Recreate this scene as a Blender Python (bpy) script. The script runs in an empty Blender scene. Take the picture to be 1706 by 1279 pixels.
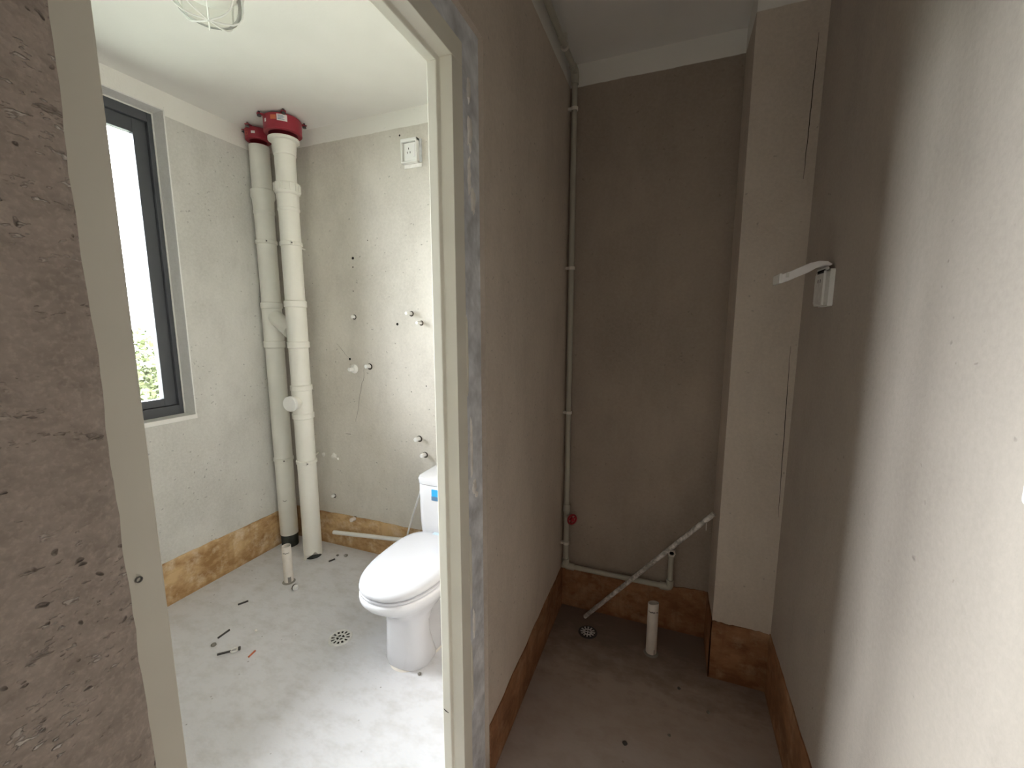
import bpy, math, random
from mathutils import Vector, Matrix

R = math.radians
scene = bpy.context.scene
col = scene.collection

# ------------------------------------------------------------------ camera
FPX = 700.0                                   # focal length in pixels of a 1706 px wide frame
cam_d = bpy.data.cameras.new('camera')
cam_d.sensor_fit = 'HORIZONTAL'
cam_d.sensor_width = 36.0
cam_d.lens = FPX / 1706.0 * 36.0
cam_d.clip_start = 0.02
cam = bpy.data.objects.new('camera', cam_d)
col.objects.link(cam)
cam.location = (0, 0, 1.5)
cam.rotation_euler = (R(90 - 8.1), 0, R(21.0))
scene.camera = cam

# ------------------------------------------------------------------ world, view
world = bpy.data.worlds.new('overcast_sky')
scene.world = world
world.use_nodes = True
bg = world.node_tree.nodes['Background']
# standard overcast sky: luminance (1 + 2 sin h) / 3 of the zenith's at height h
_t = world.node_tree
_g = _t.nodes.new('ShaderNodeTexCoord')
_s = _t.nodes.new('ShaderNodeSeparateXYZ')
_m = _t.nodes.new('ShaderNodeMapRange')
_m.inputs['To Min'].default_value = 1.0 / 3.0
_v = _t.nodes.new('ShaderNodeMix'); _v.data_type = 'RGBA'
_v.inputs[6].default_value = (0, 0, 0, 1); _v.inputs[7].default_value = (0.93, 0.96, 1.0, 1)
_t.links.new(_g.outputs['Generated'], _s.inputs[0])
_t.links.new(_s.outputs['Z'], _m.inputs['Value'])
_t.links.new(_m.outputs[0], _v.inputs[0])
_t.links.new(_v.outputs[2], bg.inputs['Color'])
bg.inputs['Strength'].default_value = 101.0
scene.view_settings.view_transform = 'Standard'
scene.view_settings.look = 'None'
scene.view_settings.gamma = 1.0
scene.view_settings.use_curve_mapping = False
scene.view_settings.exposure = 0.0
scene.cycles.max_bounces = 9
scene.cycles.diffuse_bounces = 6
scene.cycles.transparent_max_bounces = 16
scene.cycles.caustics_reflective = False
scene.cycles.caustics_refractive = False
scene.cycles.sample_clamp_indirect = 6.0
scene.cycles.use_denoising = True
scene.cycles.use_adaptive_sampling = True
scene.cycles.adaptive_threshold = 0.03


def portal(name, loc, rot, sx, sy):
    """daylight portal: guides the sampling of the sky through an opening, gives no light of its own"""
    d = bpy.data.lights.new(name, 'AREA')
    d.shape = 'RECTANGLE'; d.size = sx; d.size_y = sy
    d.cycles.is_portal = True
    o = bpy.data.objects.new(name, d)
    o.location = loc; o.rotation_euler = rot
    col.objects.link(o)


# ------------------------------------------------------------------ dimensions (metres)
XL, XLO = -2.467, -2.625          # bathroom window wall: inner and outer face
YB = 2.10                        # bathroom rear wall
XP, XPB = -0.50, -0.62           # partition: passage face, bathroom face
YC = 2.05                        # alcove rear wall
XPI, YPI = 0.21, 1.81            # projecting pier: left face, front face
XR = 0.424                       # right wall
ZC = 2.66                        # ceiling
YBN = -0.05                      # bathroom near wall
YE = -0.95                       # where the passage opens into the added room behind the camera
YR = -3.4                        # rear wall of that room
WY0, WY1, WZ0, WZ1 = 0.22, 1.515, 1.0, 2.572   # window opening
DY0, DY1, DZ = 0.263, 0.946, 2.118             # clear door opening

RW = (-2.75, -2.25, 1.1, 1.85)      # unseen window added behind for fill light: y0, y1, z0, z1
portal('fill_window_portal', (XLO - 0.02, (RW[0] + RW[1]) / 2, (RW[2] + RW[3]) / 2), (0, R(-90), 0), RW[3] - RW[2], RW[1] - RW[0])
portal('window_portal', (XLO - 0.02, (WY0 + WY1) / 2, (WZ0 + WZ1) / 2), (0, R(-90), 0), WZ1 - WZ0, WY1 - WY0)

# ------------------------------------------------------------------ materials
MATS = {}


class N:
    def __init__(self, name):
        self.m = bpy.data.materials.new(name)
        self.m.use_nodes = True
        self.t = self.m.node_tree
        self.b = self.t.nodes['Principled BSDF']
        self.tc = None

    def node(self, typ, **kw):
        n = self.t.nodes.new(typ)
        for k, v in kw.items():
            setattr(n, k, v)
        return n

    def link(self, a, b):
        self.t.links.new(a, b)

    def coords(self, scale=(1, 1, 1)):
        if self.tc is None:
            self.tc = self.node('ShaderNodeTexCoord')
        mp = self.node('ShaderNodeMapping')
        mp.inputs['Scale'].default_value = scale
        self.link(self.tc.outputs['Object'], mp.inputs['Vector'])
        return mp.outputs['Vector']

    def noise(self, scale, detail=4, rough=0.55, stretch=(1, 1, 1), dist=0.0):
        n = self.node('ShaderNodeTexNoise')
        n.inputs['Scale'].default_value = scale
        n.inputs['Detail'].default_value = detail
        n.inputs['Roughness'].default_value = rough
        n.inputs['Distortion'].default_value = dist
        self.link(self.coords(stretch), n.inputs['Vector'])
        return n.outputs['Fac']

    def voronoi(self, scale, stretch=(1, 1, 1)):
        n = self.node('ShaderNodeTexVoronoi')
        n.inputs['Scale'].default_value = scale
        self.link(self.coords(stretch), n.inputs['Vector'])
        return n.outputs['Distance']

    def ramp(self, src, lo, hi, a=0.0, b=1.0):
        n = self.node('ShaderNodeMapRange')
        n.inputs['From Min'].default_value = lo
        n.inputs['From Max'].default_value = hi
        n.inputs['To Min'].default_value = a
        n.inputs['To Max'].default_value = b
        self.link(src, n.inputs['Value'])
        return n.outputs['Result']

    def math(self, op, a, b):
        n = self.node('ShaderNodeMath', operation=op)
        for i, v in enumerate((a, b)):
            if isinstance(v, (int, float)):
                n.inputs[i].default_value = v
            else:
                self.link(v, n.inputs[i])
        return n.outputs[0]

    def mix(self, fac, a, b, mode='MIX'):
        n = self.node('ShaderNodeMix', data_type='RGBA', blend_type=mode)
        for i, v in ((0, fac), (6, a), (7, b)):
            if isinstance(v, (int, float)):
                n.inputs[i].default_value = v
            elif isinstance(v, (tuple, list)):
                n.inputs[i].default_value = (*v, 1)
            else:
                self.link(v, n.inputs[i])
        return n.outputs[2]

    def bump(self, h, strength=0.3, dist=0.01, prev=None):
        n = self.node('ShaderNodeBump')
        n.inputs['Strength'].default_value = strength
        n.inputs['Distance'].default_value = dist
        self.link(h, n.inputs['Height'])
        if prev is not None:
            self.link(prev, n.inputs['Normal'])
        return n.outputs['Normal']

    def sep_z(self):
        s = self.node('ShaderNodeSeparateXYZ')
        self.link(self.coords(), s.inputs[0])
        return s.outputs['Z']

    def done(self, colour, rough=0.8, normal=None, metallic=0.0, spec=0.3):
        if isinstance(colour, (tuple, list)):
            self.b.inputs['Base Color'].default_value = (*colour, 1)
        else:
            self.link(colour, self.b.inputs['Base Color'])
        if isinstance(rough, (int, float)):
            self.b.inputs['Roughness'].default_value = rough
        else:
            self.link(rough, self.b.inputs['Roughness'])
        if normal is not None:
            self.link(normal, self.b.inputs['Normal'])
        self.b.inputs['Metallic'].default_value = metallic
        self.b.inputs['Specular IOR Level'].default_value = spec
        MATS[self.m.name] = self.m
        return self.m


def cement(name, c1, c2, band=None, pits=0.5, fleck=0.0, bump=0.35):
    """rendered cement wall; above the height `band` it carries the ceiling's white paint"""
    n = N(name)
    big = n.ramp(n.noise(1.9, 3, 0.6, (1, 1, 0.7)), 0.34, 0.66)
    c = n.mix(big, c1, c2)
    trowel = n.noise(6.0, 3, 0.7, (1, 1, 0.4))
    c = n.mix(n.ramp(trowel, 0.5, 0.75, 0, 0.30), c, tuple(x * 0.72 for x in c1))
    fine = n.noise(85, 2, 0.7)
    c = n.mix(n.ramp(fine, 0.3, 0.75, 0, 0.25), c, tuple(min(1, x * 1.3) for x in c2))
    # small pits and specks, in clusters: single cells of a cell pattern, picked at random
    vn = n.node('ShaderNodeTexVoronoi')
    vn.inputs['Scale'].default_value = 95 if fleck else 60
    wv = n.node('ShaderNodeTexNoise')
    wv.inputs['Scale'].default_value = 60
    wv.inputs['Detail'].default_value = 1
    n.link(n.coords(), wv.inputs['Vector'])
    wm = n.node('ShaderNodeMix', data_type='RGBA', blend_type='LINEAR_LIGHT')
    wm.inputs[0].default_value = 0.012
    n.link(n.coords((1, 1, 1.25)), wm.inputs[6])
    n.link(wv.outputs['Color'], wm.inputs[7])
    n.link(wm.outputs[2], vn.inputs['Vector'])
    sc = n.node('ShaderNodeSeparateColor')
    n.link(vn.outputs['Color'], sc.inputs[0])
    cluster = n.ramp(trowel, 0.60, 0.40, 0, 0.24 if fleck else 0.06)
    pick = n.math('GREATER_THAN', cluster, sc.outputs[0])
    pit = n.math('MULTIPLY', n.ramp(vn.outputs['Distance'], 0.12, 0.34, 1, 0), pick)
    c = n.mix(n.math('MULTIPLY', pit, pits), c, tuple(x * 0.35 for x in c1))
    h = n.math('ADD', n.math('MULTIPLY', fine, 0.3), trowel)
    h = n.math('SUBTRACT', h, n.math('MULTIPLY', pit, pits))
    if fleck:
        med = n.noise(26, 3, 0.75, (1, 0.8, 1.3))
        c = n.mix(n.ramp(med, 0.42, 0.66, 0, 0.5), c, tuple(x * 0.66 for x in c1))
        gr = n.noise(170, 2, 0.7)
        c = n.mix(n.ramp(gr, 0.5, 0.75, 0, 0.28), c, tuple(min(1, x * 1.5) for x in c2))
        fl = n.math('MULTIPLY', n.ramp(n.noise(105, 2, 0.6, (1, 0.7, 1.6)), 0.62, 0.69), n.ramp(trowel, 0.54, 0.46))
        c = n.mix(n.math('MULTIPLY', fl, 0.8 * fleck), c, (0.92, 0.88, 0.83))
        gouge = n.ramp(n.noise(20, 4, 0.78, (1, 1.0, 2.2)), 0.38, 0.28)
        c = n.mix(n.math('MULTIPLY', gouge, 0.35 * fleck), c, tuple(x * 0.5 for x in c1))
        h = n.math('ADD', h, n.math('MULTIPLY', fl, 0.5))
        h = n.math('SUBTRACT', h, n.math('MULTIPLY', gouge, 0.4))
    if band:
        wob = n.math('MULTIPLY', n.math('SUBTRACT', trowel, 0.5), 0.012)
        z = n.math('ADD', n.sep_z(), wob)
        f = n.ramp(z, band - 0.0015, band + 0.0015)
        c = n.mix(f, c, (0.82, 0.81, 0.77))
    nor = n.bump(h, bump, 0.012)
    return n.done(c, 0.85, nor, spec=0.2)


CW1, CW2 = (0.53, 0.50, 0.45), (0.66, 0.63, 0.575)
cement('cement_bath', CW1, CW2, band=2.568, pits=0.6)
cement('cement_bath_left', (0.52, 0.51, 0.48), (0.65, 0.64, 0.61), band=2.543, pits=0.5)  # same cement, slightly cooler: lens flare tint put into the colour
cement('cement_passage', (0.53, 0.465, 0.40), (0.63, 0.56, 0.485), band=2.566, pits=0.4, bump=0.25)
cement('cement_alcove_shade', (0.31, 0.26, 0.215), (0.39, 0.33, 0.275), band=2.566, pits=0.3, bump=0.25)  # same cement as elsewhere, with the alcove's shade put into its colour
cement('cement_rough', (0.43, 0.37, 0.325), (0.53, 0.465, 0.415), band=2.566, pits=0.65, fleck=1.0, bump=0.8)
cement('cement_right', (0.38, 0.333, 0.29), (0.45, 0.397, 0.345), band=2.566, pits=0.55, bump=0.22)
cement('cement_reveal', (0.66, 0.65, 0.63), (0.80, 0.79, 0.77), pits=0.2, bump=0.15)


def mk_floor():
    n = N('screed')
    big = n.ramp(n.noise(1.5, 3, 0.6), 0.33, 0.68)
    c = n.mix(big, (0.60, 0.60, 0.62), (0.70, 0.70, 0.73))
    sw = n.noise(9, 3, 0.7, (1, 1.6, 1))
    c = n.mix(n.ramp(sw, 0.45, 0.72, 0, 0.5), c, (0.44, 0.425, 0.41))
    fine = n.noise(90, 2, 0.7)
    c = n.mix(n.ramp(fine, 0.35, 0.75, 0, 0.2), c, (0.70, 0.64, 0.62))
    sp = n.math('MULTIPLY', n.ramp(n.voronoi(24), 0.06, 0.11, 1, 0), n.ramp(n.noise(5, 2), 0.55, 0.62))
    c = n.mix(n.math('MULTIPLY', sp, 0.6), c, (0.16, 0.14, 0.12))
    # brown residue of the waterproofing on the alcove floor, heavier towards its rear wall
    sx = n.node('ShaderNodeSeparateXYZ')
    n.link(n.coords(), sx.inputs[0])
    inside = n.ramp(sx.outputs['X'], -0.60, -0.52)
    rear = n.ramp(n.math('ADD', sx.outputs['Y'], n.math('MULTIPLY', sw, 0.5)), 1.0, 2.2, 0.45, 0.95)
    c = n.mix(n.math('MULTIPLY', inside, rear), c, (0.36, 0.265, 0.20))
    rear_dark = n.ramp(n.math('ADD', sx.outputs['Y'], n.math('MULTIPLY', sw, 0.5)), 1.85, 2.15, 0, 0.7)  # floor colour darkens further towards the rear wall
    c = n.mix(n.math('MULTIPLY', inside, rear_dark), c, (0.15, 0.115, 0.10))
    h = n.math('ADD', n.math('MULTIPLY', fine, 0.2), sw)
    return n.done(c, 0.8, n.bump(h, 0.2, 0.01), spec=0.25)


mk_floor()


def mk_paint(name, c, rough=0.6, amt=0.06, bump=0.05, spec=0.3, scale=8):
    n = N(name)
    f = n.ramp(n.noise(scale, 2, 0.6), 0.3, 0.7, 0, 1)
    cc = n.mix(f, tuple(max(0, x * (1 - amt)) for x in c), tuple(min(1, x * (1 + amt)) for x in c))
    return n.done(cc, rough, n.bump(n.noise(60, 1), bump, 0.004) if bump >= 0.05 else None, spec=spec)


mk_paint('ceiling_white', (0.78, 0.77, 0.74), 0.85, 0.03, 0.08, 0.15, 3)
mk_paint('frame_cream', (0.79, 0.77, 0.68), 0.45, 0.03, 0.03, 0.4, 5)
mk_paint('mortar_grey', (0.66, 0.68, 0.71), 0.85, 0.25, 0.5, 0.2, 16)
mk_paint('putty_white', (0.88, 0.86, 0.82), 0.8, 0.08, 0.4, 0.2, 40)
mk_paint('pvc', (0.82, 0.81, 0.75), 0.38, 0.03, 0.01, 0.45, 5)
mk_paint('pvc_old', (0.76, 0.755, 0.70), 0.45, 0.05, 0.02, 0.4, 6)
mk_paint('pvc_white', (0.84, 0.84, 0.82), 0.35, 0.02, 0.01, 0.45)
mk_paint('pvc_stub', (0.74, 0.69, 0.63), 0.5, 0.06, 0.04, 0.35, 20)
mk_paint('ppr', (0.46, 0.45, 0.38), 0.45, 0.06, 0.02, 0.4, 12)
mk_paint('ppr_clip', (0.75, 0.72, 0.65), 0.5, 0.04, 0.02)
mk_paint('red_paint', (0.30, 0.022, 0.040), 0.42, 0.08, 0.03, 0.45, 20)
mk_paint('red_plastic', (0.33, 0.02, 0.03), 0.4, 0.06, 0.02, 0.45, 30)
mk_paint('ceramic', (0.70, 0.70, 0.73), 0.10, 0.005, 0.0, 0.55)
mk_paint('lid_plastic', (0.56, 0.56, 0.59), 0.22, 0.005, 0.0, 0.5)
mk_paint('switch_white', (0.86, 0.86, 0.84), 0.4, 0.02, 0.0, 0.45)
mk_paint('switch_grey', (0.66, 0.65, 0.62), 0.45, 0.12, 0.05, 0.4, 40)
mk_paint('lid_translucent', (0.88, 0.86, 0.86), 0.35, 0.03, 0.0, 0.45, 20)
mk_paint('black_hole', (0.02, 0.018, 0.016), 0.9, 0.1, 0.0, 0.1)
mk_paint('dark_rubber', (0.045, 0.05, 0.045), 0.7, 0.15, 0.1, 0.2, 30)
mk_paint('window_alu', (0.075, 0.08, 0.09), 0.45, 0.04, 0.0, 0.45)
mk_paint('sealant', (0.75, 0.74, 0.71), 0.6, 0.05, 0.1)
mk_paint('sill_white', (0.80, 0.79, 0.76), 0.6, 0.04, 0.1)
mk_paint('steel_dark', (0.10, 0.095, 0.09), 0.45, 0.2, 0.05, 0.5, 60)
mk_paint('rebar_dark', (0.06, 0.055, 0.05), 0.6, 0.2, 0.1, 0.4, 80)
mk_paint('orange_plastic', (0.55, 0.16, 0.08), 0.5, 0.1, 0.02)
mk_paint('label_blue', (0.05, 0.42, 0.80), 0.4, 0.02, 0.0)
mk_paint('label_navy', (0.12, 0.25, 0.42), 0.4, 0.05, 0.0, 0.4, 60)
mk_paint('label_pale', (0.45, 0.58, 0.66), 0.35, 0.05, 0.0, 0.4, 60)
mk_paint('label_white', (0.78, 0.74, 0.74), 0.5, 0.04, 0.0, 0.3, 90)
mk_paint('crack_dark', (0.05, 0.043, 0.036), 0.9, 0.1, 0.0, 0.1)
mk_paint('crack_soft', (0.24, 0.225, 0.20), 0.9, 0.1, 0.0, 0.1)
mk_paint('bark', (0.10, 0.08, 0.06), 0.9, 0.2, 0.3, 0.1)
mk_paint('grass_far', (0.15, 0.16, 0.13), 0.9, 0.2, 0.1, 0.1, 0.2)
mk_paint('path_far', (0.55, 0.55, 0.53), 0.9, 0.1, 0.1, 0.1, 0.3)


def mk_chrome():
    n = N('drain_steel')
    c = n.mix(n.ramp(n.noise(50, 4), 0.35, 0.7), (0.66, 0.65, 0.63), (0.84, 0.83, 0.81))
    return n.done(c, 0.45, None, 0.1, 0.5)


mk_chrome()


def mk_leaf(name, c):
    n = N(name)
    f = n.ramp(n.noise(0.9, 3), 0.3, 0.7)
    cc = n.mix(f, tuple(x * 0.7 for x in c), tuple(min(1, x * 1.25) for x in c))
    return n.done(cc, 0.6, None, spec=0.2)


mk_leaf('leaf_green', (0.060, 0.070, 0.030))
mk_leaf('leaf_dark', (0.10, 0.17, 0.06))


def mk_membrane(name, dark, mid, thin):
    """brushed-on brown waterproofing: blotchy coats, runs, thin patches where the cement shows"""
    n = N(name)
    st = n.noise(5.5, 4, 0.7, (1, 1, 1.6))
    c = n.mix(n.ramp(st, 0.38, 0.62), dark, mid)
    bl = n.noise(11, 4, 0.7)
    c = n.mix(n.ramp(bl, 0.50, 0.70, 0, 0.8), c, thin)
    drip = n.noise(22, 3, 0.6, (1, 1, 0.10))
    c = n.mix(n.ramp(drip, 0.56, 0.70, 0, 0.45), c, dark)
    # darker along its foot, with an uneven edge
    z = n.math('ADD', n.sep_z(), n.math('MULTIPLY', st, 0.10))
    c = n.mix(n.ramp(z, 0.075, 0.055, 0, 0.55), c, dark)
    return n.done(c, 0.6, n.bump(bl, 0.25, 0.006), spec=0.3)


mk_membrane('membrane', (0.20, 0.088, 0.040), (0.40, 0.20, 0.10), (0.47, 0.30, 0.18))
mk_membrane('membrane_light', (0.34, 0.19, 0.075), (0.62, 0.43, 0.23), (0.72, 0.59, 0.43))


def mk_dusty():
    n = N('pipe_dusty')
    c = n.mix(n.ramp(n.noise(34, 4, 0.7), 0.42, 0.62), (0.36, 0.34, 0.31), (0.80, 0.77, 0.73))
    return n.done(c, 0.6, None, spec=0.3)


mk_dusty()


def mk_glass(name, tint=(0.97, 0.985, 0.98), spec_r=0.02, ior=1.45):
    m = bpy.data.materials.new(name)
    m.use_nodes = True
    t = m.node_tree
    t.nodes.remove(t.nodes['Principled BSDF'])
    out = t.nodes['Material Output']
    tr = t.nodes.new('ShaderNodeBsdfTransparent'); tr.inputs[0].default_value = (*tint, 1)
    gl = t.nodes.new('ShaderNodeBsdfGlossy'); gl.inputs['Roughness'].default_value = spec_r
    fr = t.nodes.new('ShaderNodeFresnel'); fr.inputs[0].default_value = ior
    mx = t.nodes.new('ShaderNodeMixShader')
    t.links.new(fr.outputs[0], mx.inputs[0]); t.links.new(tr.outputs[0], mx.inputs[1])
    t.links.new(gl.outputs[0], mx.inputs[2]); t.links.new(mx.outputs[0], out.inputs[0])
    MATS[name] = m


mk_glass('pane_glass')
mk_glass('lamp_glass', (0.95, 0.95, 0.93), 0.3, 1.13)

# ------------------------------------------------------------------ mesh building
ORG = {}


class MB:
    """collects vertices and faces in world coordinates; build() links them as one mesh object"""

    def __init__(self):
        self.v = []; self.f = []

    def add(self, vs, fs):
        o = len(self.v)
        self.v += [Vector(p) for p in vs]
        self.f += [tuple(i + o for i in f) for f in fs]
        return self

    def box(self, a, b):
        (x0, y0, z0), (x1, y1, z1) = a, b
        x0, x1 = sorted((x0, x1)); y0, y1 = sorted((y0, y1)); z0, z1 = sorted((z0, z1))
        vs = [(x0, y0, z0), (x1, y0, z0), (x1, y1, z0), (x0, y1, z0), (x0, y0, z1), (x1, y0, z1), (x1, y1, z1), (x0, y1, z1)]
        fs = [(0, 3, 2, 1), (4, 5, 6, 7), (0, 1, 5, 4), (1, 2, 6, 5), (2, 3, 7, 6), (3, 0, 4, 7)]
        return self.add(vs, fs)

    def rbox(self, a, b, r, mat=None, seg=3):
        """box with rounded upright edges along its shortest axis replaced by: rounded outline in two axes, extruded along the third (x)"""
        (x0, y0, z0), (x1, y1, z1) = a, b
        pts = []
        for cy, cz, s in ((y1 - r, z1 - r, 0), (y0 + r, z1 - r, 90), (y0 + r, z0 + r, 180), (y1 - r, z0 + r, 270)):
            for k in range(seg + 1):
                t = R(s + 90 * k / seg)
                pts.append((cy + r * math.cos(t), cz + r * math.sin(t)))
        n = len(pts)
        vs = [(x0, p[0], p[1]) for p in pts] + [(x1, p[0], p[1]) for p in pts]
        fs = [tuple(range(n))[::-1], tuple(range(n, 2 * n))] + [(i, (i + 1) % n, n + (i + 1) % n, n + i) for i in range(n)]
        return self.add(vs, fs)

    def prism(self, poly, ax, lo, hi):
        """poly: 2-D outline in the two axes other than ax (in x,y,z order), extruded from lo to hi"""
        def P(p, h):
            q = list(p); q.insert(ax, h); return q
        n = len(poly)
        vs = [P(p, lo) for p in poly] + [P(p, hi) for p in poly]
        fs = [tuple(range(n)), tuple(range(2 * n - 1, n - 1, -1))] + [(i, n + i, n + (i + 1) % n, (i + 1) % n) for i in range(n)]
        return self.add(vs, fs)

    def lathe(self, prof, c=(0, 0, 0), axis=(0, 0, 1), seg=32, closed=False, wob=None):
        """prof: list of (radius, height) along the axis from point c"""
        ax = Vector(axis).normalized()
        q = Vector((0, 0, 1)).rotation_difference(ax)
        c = Vector(c)
        vs = []; fs = []
        for i, (r, h) in enumerate(prof):
            for k in range(seg):
                t = 2 * math.pi * k / seg
                hh = h + (wob(i, t) if wob else 0)
                vs.append(c + q @ Vector((r * math.cos(t), r * math.sin(t), hh)))
        m = len(prof)
        rng = m if closed else m - 1
        for i in range(rng):
            j = (i + 1) % m
            for k in range(seg):
                l = (k + 1) % seg
                fs.append((i * seg + k, i * seg + l, j * seg + l, j * seg + k))
        if not closed:
            if prof[0][0] > 1e-6:
                fs.append(tuple(range(seg))[::-1])
            if prof[-1][0] > 1e-6:
                fs.append(tuple((m - 1) * seg + k for k in range(seg)))
        return self.add(vs, fs)

    def cyl(self, a, b, r, seg=20, r2=None):
        a = Vector(a); b = Vector(b)
        L = (b - a).length
        return self.lathe([(r, 0), (r if r2 is None else r2, L)], a, b - a, seg)

    def hollow(self, a, b, r, wall, seg=24):
        a = Vector(a); b = Vector(b); L = (b - a).length
        return self.lathe([(r, 0), (r, L), (r - wall, L), (r - wall, 0)], a, b - a, seg, closed=True)

    def path(self, pts, r, seg=14, caps=True):
        pts = [Vector(p) for p in pts]
        vs = []; fs = []
        t0 = (pts[1] - pts[0]).normalized()
        up = Vector((0, 0, 1)) if abs(t0.z) < 0.9 else Vector((1, 0, 0))
        n = t0.cross(up).normalized()
        for i, p in enumerate(pts):
            if i == 0: t = t0
            elif i == len(pts) - 1: t = (pts[-1] - pts[-2]).normalized()
            else: t = ((pts[i + 1] - p).normalized() + (p - pts[i - 1]).normalized()).normalized()
            n = (n - t * n.dot(t)).normalized()
            b = t.cross(n)
            rr = r[i] if isinstance(r, (list, tuple)) else r
            for k in range(seg):
                a = 2 * math.pi * k / seg
                vs.append(p + n * rr * math.cos(a) + b * rr * math.sin(a))
        for i in range(len(pts) - 1):
            for k in range(seg):
                l = (k + 1) % seg
                fs.append((i * seg + k, i * seg + l, (i + 1) * seg + l, (i + 1) * seg + k))
        if caps:
            fs.append(tuple(range(seg))[::-1])
            fs.append(tuple((len(pts) - 1) * seg + k for k in range(seg)))
        return self.add(vs, fs)

    def loft(self, rings):
        n = len(rings[0])
        vs = [p for r in rings for p in r]
        fs = [(i * n + k, i * n + (k + 1) % n, (i + 1) * n + (k + 1) % n, (i + 1) * n + k) for i in range(len(rings) - 1) for k in range(n)]
        fs.append(tuple(range(n))[::-1]); fs.append(tuple((len(rings) - 1) * n + k for k in range(n)))
        return self.add(vs, fs)

    def build(self, name, mat, parent=None, smooth=True, angle=35, bevel=0.0):
        org = ORG.get(parent.name, Vector((0, 0, 0))) if parent else Vector((0, 0, 0))
        me = bpy.data.meshes.new(name)
        me.from_pydata([tuple(v - org) for v in self.v], [], self.f)
        me.validate()
        import bmesh
        bm = bmesh.new(); bm.from_mesh(me)
        bmesh.ops.recalc_face_normals(bm, faces=bm.faces)
        bm.to_mesh(me); bm.free()
        if smooth:
            for p in me.polygons: p.use_smooth = True
            me.set_sharp_from_angle(angle=R(angle))
        me.materials.append(MATS[mat])
        o = bpy.data.objects.new(name, me)
        col.objects.link(o)
        if parent:
            o.parent = parent
        ORG[o.name] = org
        if bevel:
            b = o.modifiers.new('edge', 'BEVEL'); b.width = bevel; b.segments = 2; b.limit_method = 'ANGLE'; b.angle_limit = R(40)
        return o


def thing(name, loc, label, cat, group=None, kind=None):
    o = bpy.data.objects.new(name, None)
    o.empty_display_size = 0.1
    o.location = loc
    col.objects.link(o)
    ORG[o.name] = Vector(loc)
    return tag(o, label, cat, group, kind)


def tag(o, label=None, cat=None, group=None, kind=None):
    if label: o['label'] = label
    if cat: o['category'] = cat
    if group: o['group'] = group
    if kind: o['kind'] = kind
    return o


def struct(o, label, cat):
    return tag(o, label, cat, None, 'structure')


rnd = random.Random(7)

# ================================================================== SETTING
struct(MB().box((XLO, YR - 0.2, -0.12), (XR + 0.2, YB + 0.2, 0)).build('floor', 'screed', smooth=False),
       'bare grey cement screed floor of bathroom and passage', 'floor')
struct(MB().box((XLO, YR - 0.2, ZC), (XR + 0.2, YB + 0.2, ZC + 0.12)).build('ceiling', 'ceiling_white', smooth=False),
       'flat white painted ceiling over bathroom and alcove', 'ceiling')

# bathroom window wall with its opening
wl = MB()
wl.box((XLO, YBN - 0.12, 0), (XL, WY0, ZC)).box((XLO, WY1, 0), (XL, YB + 0.15, ZC))
wl.box((XLO, WY0, 0), (XL, WY1, WZ0 - 0.02)).box((XLO, WY0, WZ1), (XL, WY1, ZC))
wall_left = struct(wl.build('wall_left', 'cement_bath_left', smooth=False), 'grey cement rendered wall with the narrow bathroom window', 'wall')
wall_back = struct(MB().box((XL, YB, 0), (XPB, YB + 0.15, ZC)).build('wall_back', 'cement_bath', smooth=False),
                   'grey cement wall behind toilet and drain pipes with pipe stubs', 'wall')
struct(MB().box((XL, YBN - 0.12, 0), (XPB, YBN, ZC)).build('wall_front', 'cement_bath', smooth=False),
       'cement wall of the bathroom on the near side, out of view', 'wall')

# partition: far leg (alcove side), lintel, near leg; passage face at XP
wp = MB()
wp.box((XPB, 1.092, 0), (XP, YB + 0.15, ZC)).box((XPB, 0.19, 2.232), (XP, 1.092, ZC))
wall_part = struct(wp.build('wall_partition', 'cement_passage', smooth=False), 'cement partition wall between bathroom door and alcove', 'wall')

# near leg: rough render with a wavy edge that laps over the door frame
wn = MB().box((XPB, YE, 0), (-0.511, 0.19, ZC))
nz, ny = 150, 26
zs = [ZC * i / nz for i in range(nz + 1)]
rr = random.Random(3)
edge = []
e = 0.0
for i in range(nz + 1):
    e = e * 0.8 + rr.uniform(-0.0009, 0.0009)
    edge.append(0.2275 + e)
vs = []; fs = []
for i, z in enumerate(zs):
    for j in range(ny + 1):
        t = (j / ny)
        y = edge[i] - (1 - t) ** 1.6 * (edge[i] + 0.75)
        off = 0.0
        if t > 0.93: off = -(t - 0.93) / 0.07 * 0.004
        off += rr.uniform(-0.0006, 0.0006)
        vs.append((XP + off, y, z))
for i in range(nz):
    for j in range(ny):
        a = i * (ny + 1) + j
        fs.append((a, a + 1, a + ny + 2, a + ny + 1))
k0 = len(vs)
for i, z in enumerate(zs):
    vs.append((-0.5115, edge[i] - 0.001, z))
for i in range(nz):
    a = i * (ny + 1) + ny; b = (i + 1) * (ny + 1) + ny
    fs.append((a, k0 + i, k0 + i + 1, b))
wn.add(vs, fs)
wn.box((-0.511, YE, 0), (XP, -0.75, ZC))
struct(wn.build('wall_passage', 'cement_rough', angle=50), 'rough pitted cement wall left of the bathroom doorway', 'wall')

struct(MB().box((XP - 0.12, YC, 0), (XPI + 0.3, YC + 0.2, ZC)).build('wall_alcove', 'cement_alcove_shade', smooth=False),
       'shaded cement rear wall of the alcove with water pipes', 'wall')
wall_pier = struct(MB().box((XPI, YPI, 0), (XR + 0.1, YC, ZC)).build('wall_pier', 'cement_passage', smooth=False),
                   'projecting cement pier in the right corner of the alcove', 'wall')
wall_right = struct(MB().box((XR, YR - 0.2, 0), (XR + 0.2, YC + 0.2, ZC)).build('wall_right', 'cement_right', smooth=False),
                    'long cement wall close on the right, half in daylight', 'wall')
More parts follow.
